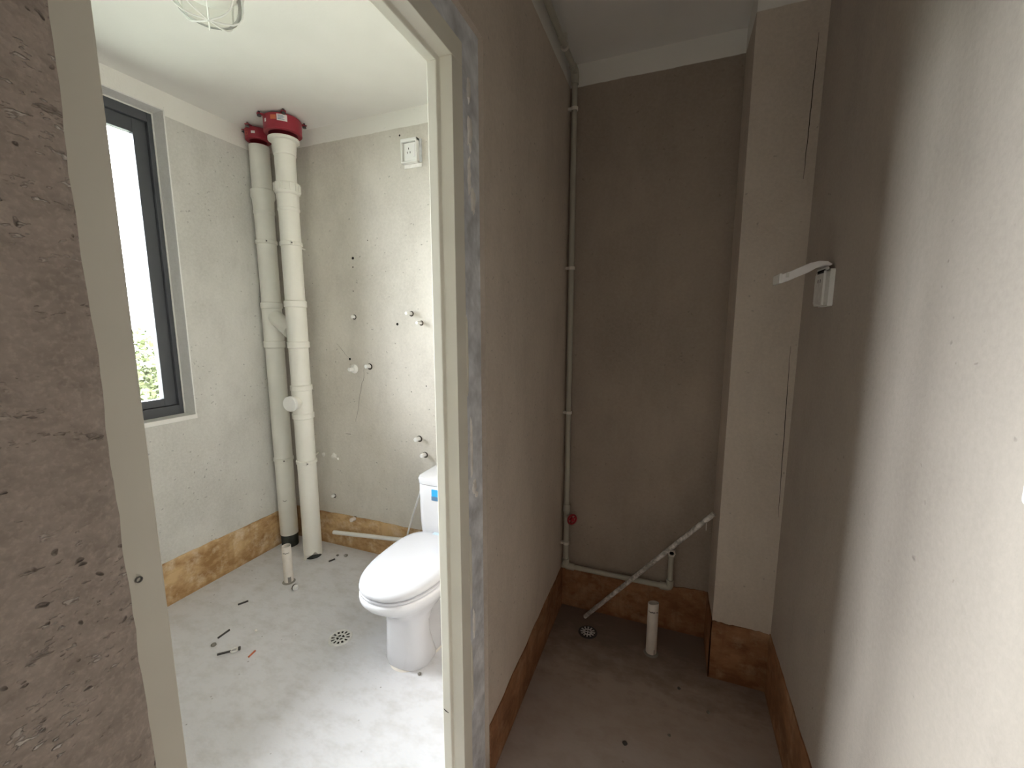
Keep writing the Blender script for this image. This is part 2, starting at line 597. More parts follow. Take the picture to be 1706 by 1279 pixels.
# unseen room added behind the viewer; its window serves as fill light
struct(MB().box((XL, YE, 0), (XPB, YE + 0.12, ZC)).build('wall_fill_room_front', 'cement_passage', smooth=False),
       'cement wall of the added unseen room behind the viewer, beside the passage', 'wall')
struct(MB().box((XLO, YR - 0.2, 0), (XR, YR, ZC)).build('wall_fill_room_back', 'cement_passage', smooth=False),
       'cement wall at the far end of the added unseen room behind the viewer', 'wall')
wr = MB()
wr.box((XLO, YR, 0), (XL, RW[0], ZC)).box((XLO, RW[1], 0), (XL, YBN - 0.12, ZC)).box((XLO, RW[0], 0), (XL, RW[1], RW[2])).box((XLO, RW[0], RW[3]), (XL, RW[1], ZC))
struct(wr.build('wall_fill_room_left', 'cement_passage', smooth=False), 'cement wall with a fill light window in the added room behind the viewer', 'wall')

# --- brown waterproofing skirting strips with an uneven upper edge


def skirting(name, p0, p1, nrm, h0, h1, mat, label, th=0.004, seed=1, n=36):
    r = random.Random(seed)
    p0 = Vector(p0); p1 = Vector(p1); nr = Vector(nrm)
    vs = []; fs = []
    w = 0.0
    for i in range(n + 1):
        t = i / n
        w = w * 0.75 + r.uniform(-0.0035, 0.0035)
        h = h0 + (h1 - h0) * t + w
        p = p0.lerp(p1, t)
        q = p + nr * th
        z = Vector((0, 0, h))
        vs += [p, p + z, q + z, q]
    for i in range(n):
        a = 4 * i; b = a + 4
        fs += [(a + 1, a + 2, b + 2, b + 1), (a + 2, a + 3, b + 3, b + 2), (a, a + 1, b + 1, b)]
    fs += [(0, 1, 2, 3), (4 * n, 4 * n + 3, 4 * n + 2, 4 * n + 1)]
    m = MB().add(vs, fs)
    return struct(m.build(name, mat, smooth=False), label, 'baseboard')


skirting('baseboard_left', (XL, YBN, 0), (XL, YB, 0), (1, 0, 0), 0.252, 0.232, 'membrane_light', 'brown waterproofing strip along the foot of the window wall', seed=2, n=60)
skirting('baseboard_back', (XL, YB, 0), (XPB, YB, 0), (0, -1, 0), 0.228, 0.228, 'membrane_light', 'tan waterproofing strip on the wall behind toilet and drain pipes', seed=3, n=50)
skirting('baseboard_alcove_left', (XP, 1.096, 0), (XP, YC, 0), (1, 0, 0), 0.205, 0.222, 'membrane', 'brown waterproofing strip at the foot of the partition in alcove', seed=4)
skirting('baseboard_alcove_back', (XP, YC, 0), (XPI, YC, 0), (0, -1, 0), 0.225, 0.238, 'membrane', 'dark brown waterproofing strip under the alcove water pipe', seed=5)
skirting('baseboard_pier_side', (XPI, YC, 0), (XPI, YPI - 0.004, 0), (-1, 0, 0), 0.238, 0.264, 'membrane', 'brown waterproofing strip on the inner side of the pier', seed=6, n=14)
skirting('baseboard_pier', (XPI - 0.004, YPI, 0), (XR, YPI, 0), (0, -1, 0), 0.264, 0.262, 'membrane', 'reddish brown waterproofing strip on the front of the pier', seed=8, n=16)
skirting('baseboard_right', (XR, YPI, 0), (XR, 0.3, 0), (-1, 0, 0), 0.262, 0.26, 'membrane', 'brown streaked waterproofing strip along the right wall', seed=9, n=60)

# --- mortar band round the door frame, with putty smears
mo = MB()
mo.box((-0.61, 0.9985, 0), (-0.514, 1.092, 2.232)).box((-0.61, 0.19, 2.1705), (-0.514, 0.9985, 2.232))
mo.box((-0.60, 0.19, 0), (-0.514, 0.2095, 2.1705))
mortar = struct(mo.build('trim_1', 'mortar_grey', smooth=False), 'grey mortar band between cream door frame and cement wall', 'trim')


def blob(cx, cz, w, h, seed, x=-0.514, th=0.004):
    r = random.Random(seed)
    n = 18
    ring = []
    for k in range(n):
        t = 2 * math.pi * k / n
        s = r.uniform(0.65, 1.15)
        ring.append((cx + w * s * math.cos(t), cz + h * s * math.sin(t)))
    m = MB()
    vs = [(x - 0.001, a, b) for a, b in ring] + [(x + th, cx + (a - cx) * 0.75, cz + (b - cz) * 0.8) for a, b in ring]
    fs = [tuple(range(n, 2 * n))] + [(k, (k + 1) % n, n + (k + 1) % n, n + k) for k in range(n)]
    return m.add(vs, fs)


for k, (cy, cz, w, h) in enumerate([(1.035, 1.98, 0.014, 0.045), (1.05, 1.82, 0.016, 0.035), (1.028, 1.88, 0.008, 0.05), (1.030, 2.08, 0.010, 0.035),
                                    (1.035, 1.04, 0.012, 0.022), (1.047, 1.012, 0.008, 0.010), (1.020, 1.16, 0.006, 0.09), (1.020, 0.62, 0.006, 0.05)]):
    blob(cy, cz, w, h, 20 + k).build('putty_smear', 'putty_white', mortar, angle=60)
for k, (cy, cz) in enumerate([(1.003, 0.45), (1.005, 0.8), (1.002, 1.4)]):
    blob(cy, cz, 0.005, 0.12, 50 + k).build('sealant_bead', 'frame_cream', mortar, angle=60)

# --- steel door frame, rebated
door = thing('door_1', (XP, (DY0 + DY1) / 2, 0), 'cream painted steel door frame of the bathroom doorway, without a door', 'door frame', kind='structure')
XF = -0.512


def jamb(y, s):
    """outline in (x, y): s = +1 far jamb, -1 near jamb"""
    return [(XF, y), (XF, y + s * 0.052), (XF - 0.006, y + s * 0.054), (-0.580, y + s * 0.054), (-0.580, y + s * 0.004), (-0.574, y - s * 0.010),
            (-0.5495, y - s * 0.010), (-0.548, y - s * 0.008), (-0.5455, y), (XF - 0.002, y - 0.0)]


far_j = MB().prism(jamb(DY1, 1), 2, 0, DZ - 0.0002).build('jamb', 'frame_cream', door, smooth=False, bevel=0.0015)
MB().prism(jamb(DY0, -1), 2, 0, DZ - 0.0002).build('jamb', 'frame_cream', door, smooth=False, bevel=0.0015)
hp = [(x, DZ + (y - DY1)) for x, y in jamb(DY1, 1)]
MB().prism(hp, 1, DY0 - 0.052, DY1 + 0.052).build('frame_head', 'frame_cream', door, smooth=False, bevel=0.0015)
# chip in the paint of the far jamb
MB().prism([(-0.572, 0.392), (-0.556, 0.384), (-0.565, 0.386)], 1, DY1 - 0.0115, DY1 - 0.0098).build('paint_chip', 'crack_dark', door, smooth=False)
# small ring mark on the near jamb
MB().lathe([(0.0022, 0), (0.0022, 0.0012), (0.0034, 0.0012), (0.0034, 0)], (XF + 0.0004, 0.240, 1.235), (1, 0, 0), 14, closed=True).build('screw_ring', 'steel_dark', door)

# --- window: reveals, aluminium frame, sash, panes, sill
win = thing('window_1', (-2.58, (WY0 + WY1) / 2, WZ0), 'narrow anthracite aluminium window in the bathroom wall', 'window', kind='structure')
XW0 = -2.553      # inner face of the frame
# plaster lining of the reveal
lin = MB()
lin.box((XW0 - 0.03, WY1 - 0.006, WZ0), (XL + 0.001, WY1 + 0.0, WZ1))
lin.box((XW0 - 0.03, WY0, WZ1 - 0.006), (XL + 0.001, WY1, WZ1))
lin.box((XW0 - 0.03, WY0, WZ0), (XL + 0.001, WY0 + 0.006, WZ1))
lin.build('reveal_lining', 'cement_reveal', win, smooth=False)
MB().box((XW0 + 0.0002, WY0, WZ0 - 0.019), (XL + 0.004, WY1 + 0.002, WZ0 + 0.006)).build('window_sill', 'sill_white', win, smooth=False, bevel=0.002)
YI0, YI1, ZI0, ZI1 = WY0 + 0.006, WY1 - 0.006, WZ0 - 0.001, WZ1 - 0.006


def ring(y0, y1, z0, z1, wl_, wr, wb, wt, x0, x1):
    m = MB()
    m.box((x0, y0, z0), (x1, y0 + wl_, z1)).box((x0, y1 - wr, z0), (x1, y1, z1))
    m.box((x0, y0 + wl_, z0), (x1, y1 - wr, z0 + wb)).box((x0, y0 + wl_, z1 - wt), (x1, y1 - wr, z1))
    return m


ring(YI0, YI1, ZI0, ZI1, 0.03, 0.026, 0.058, 0.05, XW0 - 0.065, XW0).build('window_frame', 'window_alu', win, smooth=False, bevel=0.002)
# thin light sealant bead where frame and lining meet
ring(YI0, YI1, ZI0 + 0.0, ZI1, 0.006, 0.006, 0.003, 0.006, XW0, XW0 + 0.004).build('sealant_bead', 'sealant', win, smooth=False)
YM = 0.80         # meeting stile
MB().box((XW0 - 0.065, YM - 0.03, ZI0 + 0.058), (XW0 - 0.004, YM + 0.03, ZI1 - 0.05)).build('mullion', 'window_alu', win, smooth=False, bevel=0.002)
for a, b in ((YM + 0.03, YI1 - 0.026), (YI0 + 0.03, YM - 0.03)):
    sash = ring(a, b, ZI0 + 0.058, ZI1 - 0.05, 0.045, 0.060, 0.042, 0.068, XW0 - 0.055, XW0 - 0.018).build('sash', 'window_alu', win, smooth=False, bevel=0.002)
    MB().box((XW0 - 0.046, a + 0.04, ZI0 + 0.095), (XW0 - 0.040, b - 0.055, ZI1 - 0.113)).build('pane', 'pane_glass', sash, smooth=False)

# --- marks in the walls: cracks, drill holes


def ribbon(pts, w, axis, off, th=0.0006):
    """thin line lying on a wall; pts are (u, z); axis 1: wall y = off facing -y; axis 0: wall x = off"""
    m = MB()
    vs = []; fs = []
    n = len(pts)
    for i, (u, z) in enumerate(pts):
        ww = w * (0.35 + 0.65 * math.sin(math.pi * (i + 0.5) / n))
        for s in (-1, 1):
            vs.append((u + s * ww / 2, off - th, z) if axis == 1 else (off - th, u + s * ww / 2, z))
    for i in range(n - 1):
        fs.append((2 * i, 2 * i + 1, 2 * i + 3, 2 * i + 2))
    return m.add(vs, fs)


def wiggle(p, q, n, amp, seed):
    r = random.Random(seed)
    return [(p[0] + (q[0] - p[0]) * i / n + r.uniform(-amp, amp), p[1] + (q[1] - p[1]) * i / n) for i in range(n + 1)]


ribbon(wiggle((0.398, 2.46), (0.392, 2.0), 24, 0.0008, 1), 0.0028, 1, YPI).build('crack', 'crack_dark', wall_pier, smooth=False)
ribbon(wiggle((0.400, 1.42), (0.412, 0.76), 30, 0.0006, 2), 0.0024, 1, YPI).build('crack', 'crack_dark', wall_pier, smooth=False)
ribbon(wiggle((-1.79, 1.25), (-1.80, 1.15), 5, 0.004, 3) + wiggle((-1.81, 1.14), (-1.88, 0.88), 10, 0.004, 4), 0.0035, 1, YB).build('crack', 'crack_soft', wall_back, smooth=False)
ribbon(wiggle((-2.0, 1.38), (-1.91, 1.29), 8, 0.003, 5), 0.003, 1, YB).build('crack', 'crack_soft', wall_back, smooth=False)
MB().box((-1.965, YB - 0.0008, 0.792), (-1.925, YB, 0.796)).build('crack', 'crack_soft', wall_back, smooth=False)
for X, z, r_ in [(-1.835, 1.894, 0.0085), (-1.838, 1.842, 0.004), (-1.532, 1.50, 0.008), (-1.899, 1.283, 0.008), (-1.845, 1.70, 0.0035), (-1.345, 1.14, 0.0035), (-1.45, 1.1, 0.003), (-1.72, 1.99, 0.003), (-1.47, 2.53, 0.005)]:
    MB().cyl((X, YB - 0.001, z), (X, YB + 0.004, z), r_, 12).build('drill_hole', 'black_hole', wall_back)

# ================================================================== BATHROOM OBJECTS
# --- drain pipes


def pipe_profile(z0, z1, r, rings):
    """plain pipe body"""
    return [(r, z0), (r, z1)]


def rim(m, c, z0, z1, r, lip=0.004):
    h = z1 - z0
    m.lathe([(r, 0), (r + lip, h * 0.12), (r + lip, h * 0.88), (r, h)], (c[0], c[1], z0), (0, 0, 1), 36)


def clip(parent, c, z, r, wall_pt, mat='pvc'):
    m = MB()
    m.lathe([(r + 0.001, 0), (r + 0.006, 0.003), (r + 0.006, 0.021), (r + 0.001, 0.024)], (c[0], c[1], z - 0.012), (0, 0, 1), 32)
    # ear with bolt towards the viewer's right
    d = Vector((0.62, -0.78, 0))
    p = Vector((c[0], c[1], z)) + Vector((0.80, -0.60, 0)) * (r + 0.004)
    m.cyl(p + Vector((0, 0, -0.011)), p + Vector((0, 0, 0.011)), 0.010, 12)
    o = m.build('pipe_clip', mat, parent)
    MB().cyl(p + d * 0.006, p + d * 0.0125, 0.0042, 10).build('bolt', 'steel_dark', o)
    w = Vector(wall_pt)
    MB().cyl((c[0] + (w.x - c[0]) * 0.2, c[1] + (w.y - c[1]) * 0.2, z), (w.x, w.y, z), 0.005, 8).build('clip_rod', 'pvc', o)


CF = (-2.14, 1.935); RF = 0.0555
CLp = (-2.398, 1.985); RL = 0.0555
fp = thing('drain_pipe', (CF[0], CF[1], 0), 'front white drain pipe with round cleanout cap and broken foot', 'pipe', 'two drain pipes in the bathroom corner')


def jag(i, t):
    # torn lower rim on the side facing the room
    if i != 0: return 0
    a = (t - R(-35) + math.pi) % (2 * math.pi) - math.pi
    return max(0.0, 0.040 * math.exp(-(a / 0.75) ** 2) + 0.006 * math.sin(9 * t) * math.exp(-(a / 1.2) ** 2))


MB().lathe([(RF, 0.0), (RF, 0.06), (RF, 2.46)], (CF[0], CF[1], 0.0), (0, 0, 1), 72, wob=jag).build('pipe_body', 'pvc', fp)
MB().cyl((CF[0], CF[1], 0), (CF[0], CF[1], 0.055), RF - 0.003, 24).build('pipe_stump', 'dark_rubber', fp)
fl = MB()
fl.add([(CF[0] - 0.02, CF[1] - 0.054, 0.03), (CF[0] + 0.008, CF[1] - 0.058, 0.028), (CF[0] + 0.012, CF[1] - 0.072, 0.002), (CF[0] - 0.010, CF[1] - 0.068, 0.0),
        (CF[0] - 0.02, CF[1] - 0.050, 0.03), (CF[0] + 0.008, CF[1] - 0.054, 0.028), (CF[0] + 0.012, CF[1] - 0.066, 0.0), (CF[0] - 0.010, CF[1] - 0.062, 0.0)],
       [(0, 1, 2, 3), (7, 6, 5, 4), (0, 4, 5, 1), (1, 5, 6, 2), (2, 6, 7, 3), (3, 7, 4, 0)])
fl.build('torn_flap', 'pvc_old', fp, smooth=False)
cp = MB()      # expansion coupling near the top
cp.lathe([(RF, 0), (RF + 0.004, 0.006), (RF + 0.004, 0.018), (RF + 0.002, 0.02), (RF + 0.005, 0.092), (RF + 0.012, 0.10), (RF + 0.013, 0.105), (RF + 0.013, 0.150), (RF + 0.010, 0.155), (RF, 0.157)],
         (CF[0], CF[1], 2.148), (0, 0, 1), 40)
cpo = cp.build('expansion_coupling', 'pvc', fp)
for k in range(14):
    t = 2 * math.pi * k / 14
    mm = MB().box((-0.003, -0.006, 2.257), (0.003, 0.006, 2.298))
    q = Matrix.Translation((CF[0], CF[1], 0)) @ Matrix.Rotation(t, 4, 'Z') @ Matrix.Translation((RF + 0.0135, 0, 0))
    mm.v = [q @ p for p in mm.v]
    mm.build('grip_rib', 'pvc', cpo, smooth=False)
sl = MB().lathe([(RF, 0), (RF + 0.004, 0.004), (RF + 0.004, 0.018), (RF + 0.006, 0.022), (RF + 0.006, 0.036), (RF + 0.008, 0.040), (RF + 0.008, 0.075), (RF + 0.026, 0.078), (RF + 0.026, 0.092), (RF + 0.020, 0.094)],
                (CF[0], CF[1], 2.452), (0, 0, 1), 40)
sl.build('ceiling_sleeve', 'pvc', fp)
ft = MB()
rim(ft, CF, 1.598, 1.640, RF, 0.0075); rim(ft, CF, 1.355, 1.398, RF, 0.0075)
ft.lathe([(RF + 0.0025, 0), (RF + 0.0025, 0.22)], (CF[0], CF[1], 1.388), (0, 0, 1), 36)
ft.build('wye_fitting', 'pvc', fp)
cl = MB()
rim(cl, CF, 1.094, 1.130, RF, 0.0075); rim(cl, CF, 0.917, 0.955, RF, 0.0075)
cl.lathe([(RF + 0.0025, 0), (RF + 0.0025, 0.16)], (CF[0], CF[1], 0.945), (0, 0, 1), 36)
dc = Vector((0.14, -0.99, 0)).normalized()
pc = Vector((CF[0], CF[1], 1.027))
cl.cyl(pc + dc * 0.03, pc + dc * 0.10, 0.038, 28)
cle = cl.build('cleanout_tee', 'pvc', fp)
MB().lathe([(0.044, 0), (0.046, 0.003), (0.046, 0.016), (0.043, 0.02), (0.0, 0.02)], pc + dc * 0.092, dc, 32).build('cleanout_cap', 'pvc_white', fp)
clip(fp, CF, 1.966, RF, (CF[0] - 0.07, YB))
clip(fp, CF, 0.640, RF, (CF[0] - 0.07, YB))

lp = thing('drain_pipe', (CLp[0], CLp[1], 0), 'left white drain pipe in the corner, standing on a dark socket', 'pipe', 'two drain pipes in the bathroom corner')
MB().lathe([(RL, 0.085), (RL, 2.56)], (CLp[0], CLp[1], 0), (0, 0, 1), 40).build('pipe_body', 'pvc_old', lp)
MB().lathe([(RL - 0.004, 0), (RL - 0.002, 0.086)], (CLp[0], CLp[1], 0), (0, 0, 1), 32).build('pipe_socket', 'dark_rubber', lp)
c2 = MB().lathe([(RL, 0), (RL + 0.004, 0.006), (RL + 0.004, 0.018), (RL + 0.002, 0.02), (RL + 0.005, 0.085), (RL + 0.012, 0.10), (RL + 0.012, 0.140), (RL, 0.146)],
                (CLp[0], CLp[1], 2.166), (0, 0, 1), 40)
c2.build('expansion_coupling', 'pvc_old', lp)
f2 = MB()
rim(f2, CLp, 1.594, 1.638, RL, 0.0075); rim(f2, CLp, 1.348, 1.397, RL, 0.0075)
f2.lathe([(RL + 0.0025, 0), (RL + 0.0025, 0.22)], (CLp[0], CLp[1], 1.385), (0, 0, 1), 36)
a = Vector((CLp[0], CLp[1], 1.56)); b = Vector((CF[0], CF[1], 1.42))
f2.path([a, a.lerp(b, 0.3), a.lerp(b, 0.76)], [0.048, 0.046, 0.046], 24)
f2.build('wye_branch', 'pvc_old', lp)
clip(lp, CLp, 2.002, RL, (XL, CLp[1]), 'pvc_old')
clip(lp, CLp, 0.612, RL, (XL, CLp[1]), 'pvc_old')
sp = []
for k in range(7):
    t = R(200 + 140 * k / 6)
    a_ = R(-53) + 0.22 * math.cos(t)
    sp.append((CLp[0] + RL * math.cos(a_), CLp[1] + RL * math.sin(a_), 0.345 + 0.013 * math.sin(t)))
MB().path(sp, [0.0006, 0.0014, 0.002, 0.0022, 0.002, 0.0014, 0.0006], 6).build('scuff_mark', 'crack_soft', lp)


def collar(c, r, h, label, rot, big):
    """red fire collar clamped round the pipe under the ceiling"""
    t = thing('fire_collar', (c[0], c[1], ZC - h), label, 'fire collar', 'red fire collars under the ceiling')
    zb = ZC - 0.012 - h
    MB().lathe([(r - 0.022, 0), (r - 0.004, 0), (r, 0.004), (r, h - 0.004), (r - 0.004, h), (r - 0.022, h)], (c[0], c[1], zb), (0, 0, 1), 44, closed=True).build('collar_ring', 'red_paint', t)
    for a in rot:
        d = Vector((math.cos(a), math.sin(a), 0)); s = Vector((-d.y, d.x, 0))
        p = Vector((c[0], c[1], 0)) + d * (r - 0.004)
        m = MB()
        pts = [p - s * 0.014, p + s * 0.014, p + s * 0.011 + d * 0.032, p - s * 0.011 + d * 0.032]
        m.add([q + Vector((0, 0, zb + h - 0.002)) for q in pts] + [q + Vector((0, 0, zb + h + 0.001)) for q in pts],
              [(0, 1, 2, 3), (7, 6, 5, 4), (0, 4, 5, 1), (1, 5, 6, 2), (2, 6, 7, 3), (3, 7, 4, 0)])
        tab = m.build('fixing_tab', 'red_paint', t, smooth=False)
        q = p + d * 0.021
        MB().cyl((q.x, q.y, zb + h - 0.010), (q.x, q.y, ZC), 0.0055, 10).lathe([(0.0105, 0), (0.0105, 0.007)], (q.x, q.y, zb + h - 0.014), (0, 0, 1), 6).build('anchor_bolt', 'steel_dark', tab)

    def plate(a0, a1, z0, z1, mat, name, lift=0.0012, n=8):
        vs = []; fs = []
        for i in range(n + 1):
            a = a0 + (a1 - a0) * i / n
            for z in (z0, z1):
                vs.append((c[0] + (r + lift) * math.cos(a), c[1] + (r + lift) * math.sin(a), zb + z))
        for i in range(n):
            fs.append((2 * i, 2 * i + 2, 2 * i + 3, 2 * i + 1))
        return MB().add(vs, fs).build(name, mat, t)
    return t, plate, zb


fc, plate, zb = collar(CF, 0.098, 0.082, 'large red fire collar with white label on the front drain pipe', [R(-120), R(-38), R(60), R(170)], True)
plate(R(-58), R(-28), 0.038, 0.072, 'label_white', 'label_plate')
for i in range(4):
    plate(R(-55), R(-36 - 3 * (i % 2)), 0.045 + 0.006 * i, 0.0475 + 0.006 * i, 'label_navy', 'label_line', 0.0018)
plate(R(-78), R(-60), 0.044, 0.066, 'orange_plastic', 'label_mark')
plate(R(-104), R(-96), 0.036, 0.054, 'label_white', 'label_dot')
fc2, plate, zb = collar(CLp, 0.069, 0.062, 'small red fire collar on the left drain pipe beside larger one', [R(-150), R(-75), R(30)], False)
plate(R(-70), R(-52), 0.022, 0.036, 'label_white', 'label_dot')
for i in range(2):
    plate(R(-108), R(-88), 0.016 + 0.016 * i, 0.0185 + 0.016 * i, 'orange_plastic', 'label_line', 0.0016)
plate(R(-108), R(-105), 0.016, 0.034, 'orange_plastic', 'label_line', 0.0016)
plate(R(-91), R(-88), 0.016, 0.034, 'orange_plastic', 'label_line', 0.0016)

# --- caged ceiling lamp
LX, LY = -1.520, 1.105
lamp = thing('caged_ceiling_lamp', (LX, LY, ZC), 'round glass ceiling lamp in a white wire cage, unlit', 'lamp')
LZ = Vector((LX, LY, ZC))
MB().lathe([(0.118, 0), (0.118, -0.014), (0.110, -0.030), (0.098, -0.036), (0.0, -0.036)], (LX, LY, ZC - 0.0005), (0, 0, 1), 40).build('lamp_base', 'pvc_white', lamp)
MB().lathe([(0.094, -0.036), (0.099, -0.05), (0.100, -0.085), (0.096, -0.106), (0.086, -0.122), (0.070, -0.132), (0.045, -0.138), (0.0, -0.141)], LZ, (0, 0, 1), 44).build('glass_dome', 'lamp_glass', lamp)
MB().lathe([(0.088, -0.037), (0.085, -0.055), (0.070, -0.066), (0.0, -0.070)], LZ, (0, 0, 1), 36).build('reflector_disc', 'switch_white', lamp)
for k in range(8):
    t = 2 * math.pi * k / 8 + 0.15
    u = Vector((math.cos(t), math.sin(t), 0))
    MB().path([LZ + u * 0.111 + Vector((0, 0, -0.022)), LZ + u * 0.1035 + Vector((0, 0, -0.060)), LZ + u * 0.1035 + Vector((0, 0, -0.087)), LZ + u * 0.0995 + Vector((0, 0, -0.108)), LZ + u * 0.0885 + Vector((0, 0, -0.1255)),
               LZ + u * 0.071 + Vector((0, 0, -0.1365)), LZ + u * 0.045 + Vector((0, 0, -0.1425)), LZ + u * 0.004 + Vector((0, 0, -0.145))], 0.0026, 8).build('cage_wire', 'pvc_white', lamp)
MB().box((LX + 0.104, LY + 0.020, ZC - 0.056), (LX + 0.118, LY + 0.034, ZC - 0.030)).build('cage_latch', 'steel_dark', lamp, smooth=False)


# --- power sockets
def wall_socket():
    t = thing('wall_socket', (-1.392, YB, 2.36), 'white splash-proof socket high on the wall above the toilet', 'socket')
    x0, x1, z0, z1 = -1.447, -1.345, 2.372, 2.496
    m = MB()
    m.box((x0, YB - 0.030, z0), (x0 + 0.007, YB, z1)).box((x1 - 0.007, YB - 0.030, z0), (x1, YB, z1))
    m.box((x0, YB - 0.030, z0), (x1, YB, z0 + 0.008)).box((x0, YB - 0.030, z1 - 0.016), (x1, YB, z1))
    m.build('surround', 'switch_white', t, smooth=False, bevel=0.003)
    f = MB().box((x0 + 0.011, YB - 0.019, z0 + 0.012), (x1 - 0.011, YB - 0.001, z1 - 0.020)).build('face_plate', 'switch_white', t, smooth=False, bevel=0.003)
    MB().box((x0 + 0.006, YB - 0.008, z0 + 0.006), (x1 - 0.006, YB - 0.0005, z1 - 0.012)).build('back_box', 'crack_soft', t, smooth=False)
    cx, cz = (x0 + x1) / 2 - 0.006, (z0 + z1) / 2
    for dx, dz in ((0, 0.012), (-0.009, -0.008), (0.009, -0.008)):
        MB().box((cx + dx - 0.0016, YB - 0.0196, cz + dz - 0.005), (cx + dx + 0.0016, YB - 0.0186, cz + dz + 0.005)).build('pin_slot', 'black_hole', f, smooth=False)
    MB().box((x1 - 0.028, YB - 0.0225, z0 + 0.030), (x1 - 0.016, YB - 0.0185, z1 - 0.032)).build('rocker', 'lid_translucent', f, smooth=False, bevel=0.001)
    MB().box((x0 + 0.004, YB - 0.006, z0 - 0.022), (x1 + 0.016, YB, z0 - 0.001)).build('plaster_ledge', 'putty_white', t, smooth=False, bevel=0.004)
    MB().box((x1, YB - 0.004, z0 + 0.002), (x1 + 0.016, YB, z1 - 0.002)).build('mortar_edge', 'mortar_grey', t, smooth=False, bevel=0.002)


wall_socket()


# --- capped water outlets in the rear wall
def outlet(X, z, label, L=0.042, r=0.0115, ros=False, tilt=(0, 0), mat='pvc_white'):
    t = thing('pipe_outlet', (X, YB, z), label, 'pipe stub', 'capped water outlets in the bathroom wall')
    d = Vector((tilt[0], -1, tilt[1])).normalized()
    p = Vector((X, YB, z))
    MB().cyl(p, p + d * L * 0.6, r, 16).build('stub', mat, t)
    h = MB().lathe([(r * 1.12, 0), (r * 1.12, L * 0.32), (r * 0.9, L * 0.42), (0, L * 0.42)], p + d * L * 0.56, d, 6)
    h.build('plug', mat, t, smooth=False, bevel=0.001)
    if ros:
        MB().lathe([(r * 2.4, 0), (r * 2.3, 0.004), (r * 1.5, 0.010), (r, 0.012)], p, (0, -1, 0), 24).build('rosette', 'switch_white', t)
    MB().lathe([(r * 0.9, 0), (r * 1.5, 0.0005), (r * 1.6, 0.0)], p + Vector((r * 0.35, -0.0006, -r * 0.2)), (0, -1, 0), 20, closed=True).build('wall_gap', 'crack_dark', t)


outlet(-1.850, 1.545, 'shallow pipe outlet high on the wall, nearest the drain pipes', 0.018, 0.010)
outlet(-1.435, 1.562, 'upper of the two water outlets close to the door frame', 0.052, 0.010)
outlet(-1.370, 1.508, 'lower right of the upper pair of water outlets by the frame', 0.045, 0.0095)
outlet(-1.868, 1.222, 'water outlet with a round white rosette below the drilled hole', 0.050, 0.012, True)
outlet(-1.752, 1.243, 'water outlet right of the one with the round rosette', 0.034, 0.0125)
outlet(-1.408, 0.818, 'water outlet above the toilet tank, the higher one', 0.042, 0.0125)
outlet(-1.370, 0.722, 'water outlet just above the toilet tank lid', 0.040, 0.0115)
outlet(-1.930, 0.215, 'water outlet at the top of the tan skirting strip', 0.040, 0.013, tilt=(0, 0.1), mat='pvc_stub')
outlet(-2.096, 0.352, 'tiny pipe outlet low on the wall beside the front drain pipe', 0.022, 0.009)
# plaster scars
for k, (X, z, w) in enumerate([(-2.075, 0.63, 0.03), (-2.045, 0.615, 0.014), (-2.165, 0.63, 0.02)]):
    r = random.Random(90 + k)
    n = 12
    pts = [(X + w * r.uniform(0.5, 1) * math.cos(2 * math.pi * i / n), z + w * 0.9 * r.uniform(0.5, 1) * math.sin(2 * math.pi * i / n)) for i in range(n)]
    m = MB().add([(a, YB - 0.0005, b) for a, b in pts] + [(X, YB - 0.007, z)], [(i, (i + 1) % n, n) for i in range(n)])
    m.build('plaster_scar', 'putty_white', wall_back, smooth=False)

# --- toilet
TX = -1.055
toilet = thing('toilet', (TX, 1.65, 0), 'white one-piece toilet with closed lid beside the door frame', 'toilet')


def egg(hw, yf, yb, z, n=56, p=2.3, back_flat=3.2, bx=1.0):
    """outline of a bowl: round nose at yf, squarer back at yb"""
    cy = yf + (yb - yf) * 0.55
    pts = []
    for k in range(n):
        t = 2 * math.pi * k / n
        c, s = math.cos(t), math.sin(t)
        if s < 0:
            e = p; ly = cy - yf
        else:
            e = back_flat; ly = yb - cy
        x = hw * math.copysign(abs(c) ** (2 / e), c)
        y = ly * math.copysign(abs(s) ** (2 / e), s)
        pts.append((TX + x, cy + y, z))
    return pts


body = MB()
body.loft([egg(0.106, 1.362, 1.54, 0.0), egg(0.109, 1.358, 1.54, 0.012), egg(0.104, 1.364, 1.52, 0.06), egg(0.099, 1.369, 1.495, 0.14), egg(0.098, 1.370, 1.495, 0.20),
           egg(0.108, 1.355, 1.53, 0.245), egg(0.134, 1.314, 1.66, 0.285), egg(0.162, 1.268, 1.76, 0.322), egg(0.180, 1.236, 1.79, 0.352), egg(0.187, 1.222, 1.80, 0.374),
           egg(0.187, 1.221, 1.80, 0.388), egg(0.182, 1.228, 1.795, 0.396)])
body.build('bowl', 'ceramic', toilet, angle=60)
base = MB()
base.loft([egg(0.108, 1.36, 1.93, 0.0, p=2.4), egg(0.108, 1.36, 1.93, 0.03, p=2.4), egg(0.085, 1.40, 1.92, 0.07, p=2.4), egg(0.050, 1.43, 1.92, 0.11), egg(0.050, 1.43, 1.95, 0.25), egg(0.10, 1.42, 1.98, 0.33), egg(0.16, 1.40, 2.02, 0.39)])
base.build('trap_base', 'ceramic', toilet, angle=60)


def rrect(hx, y0, y1, z, r=0.05, n=8):
    pts = []
    for cx, cy, s in ((TX + hx - r, y1 - r, 0), (TX - hx + r, y1 - r, 90), (TX - hx + r, y0 + r, 180), (TX + hx - r, y0 + r, 270)):
        for k in range(n + 1):
            t = R(s + 90 * k / n)
            pts.append((cx + r * math.cos(t), cy + r * math.sin(t), z))
    return pts


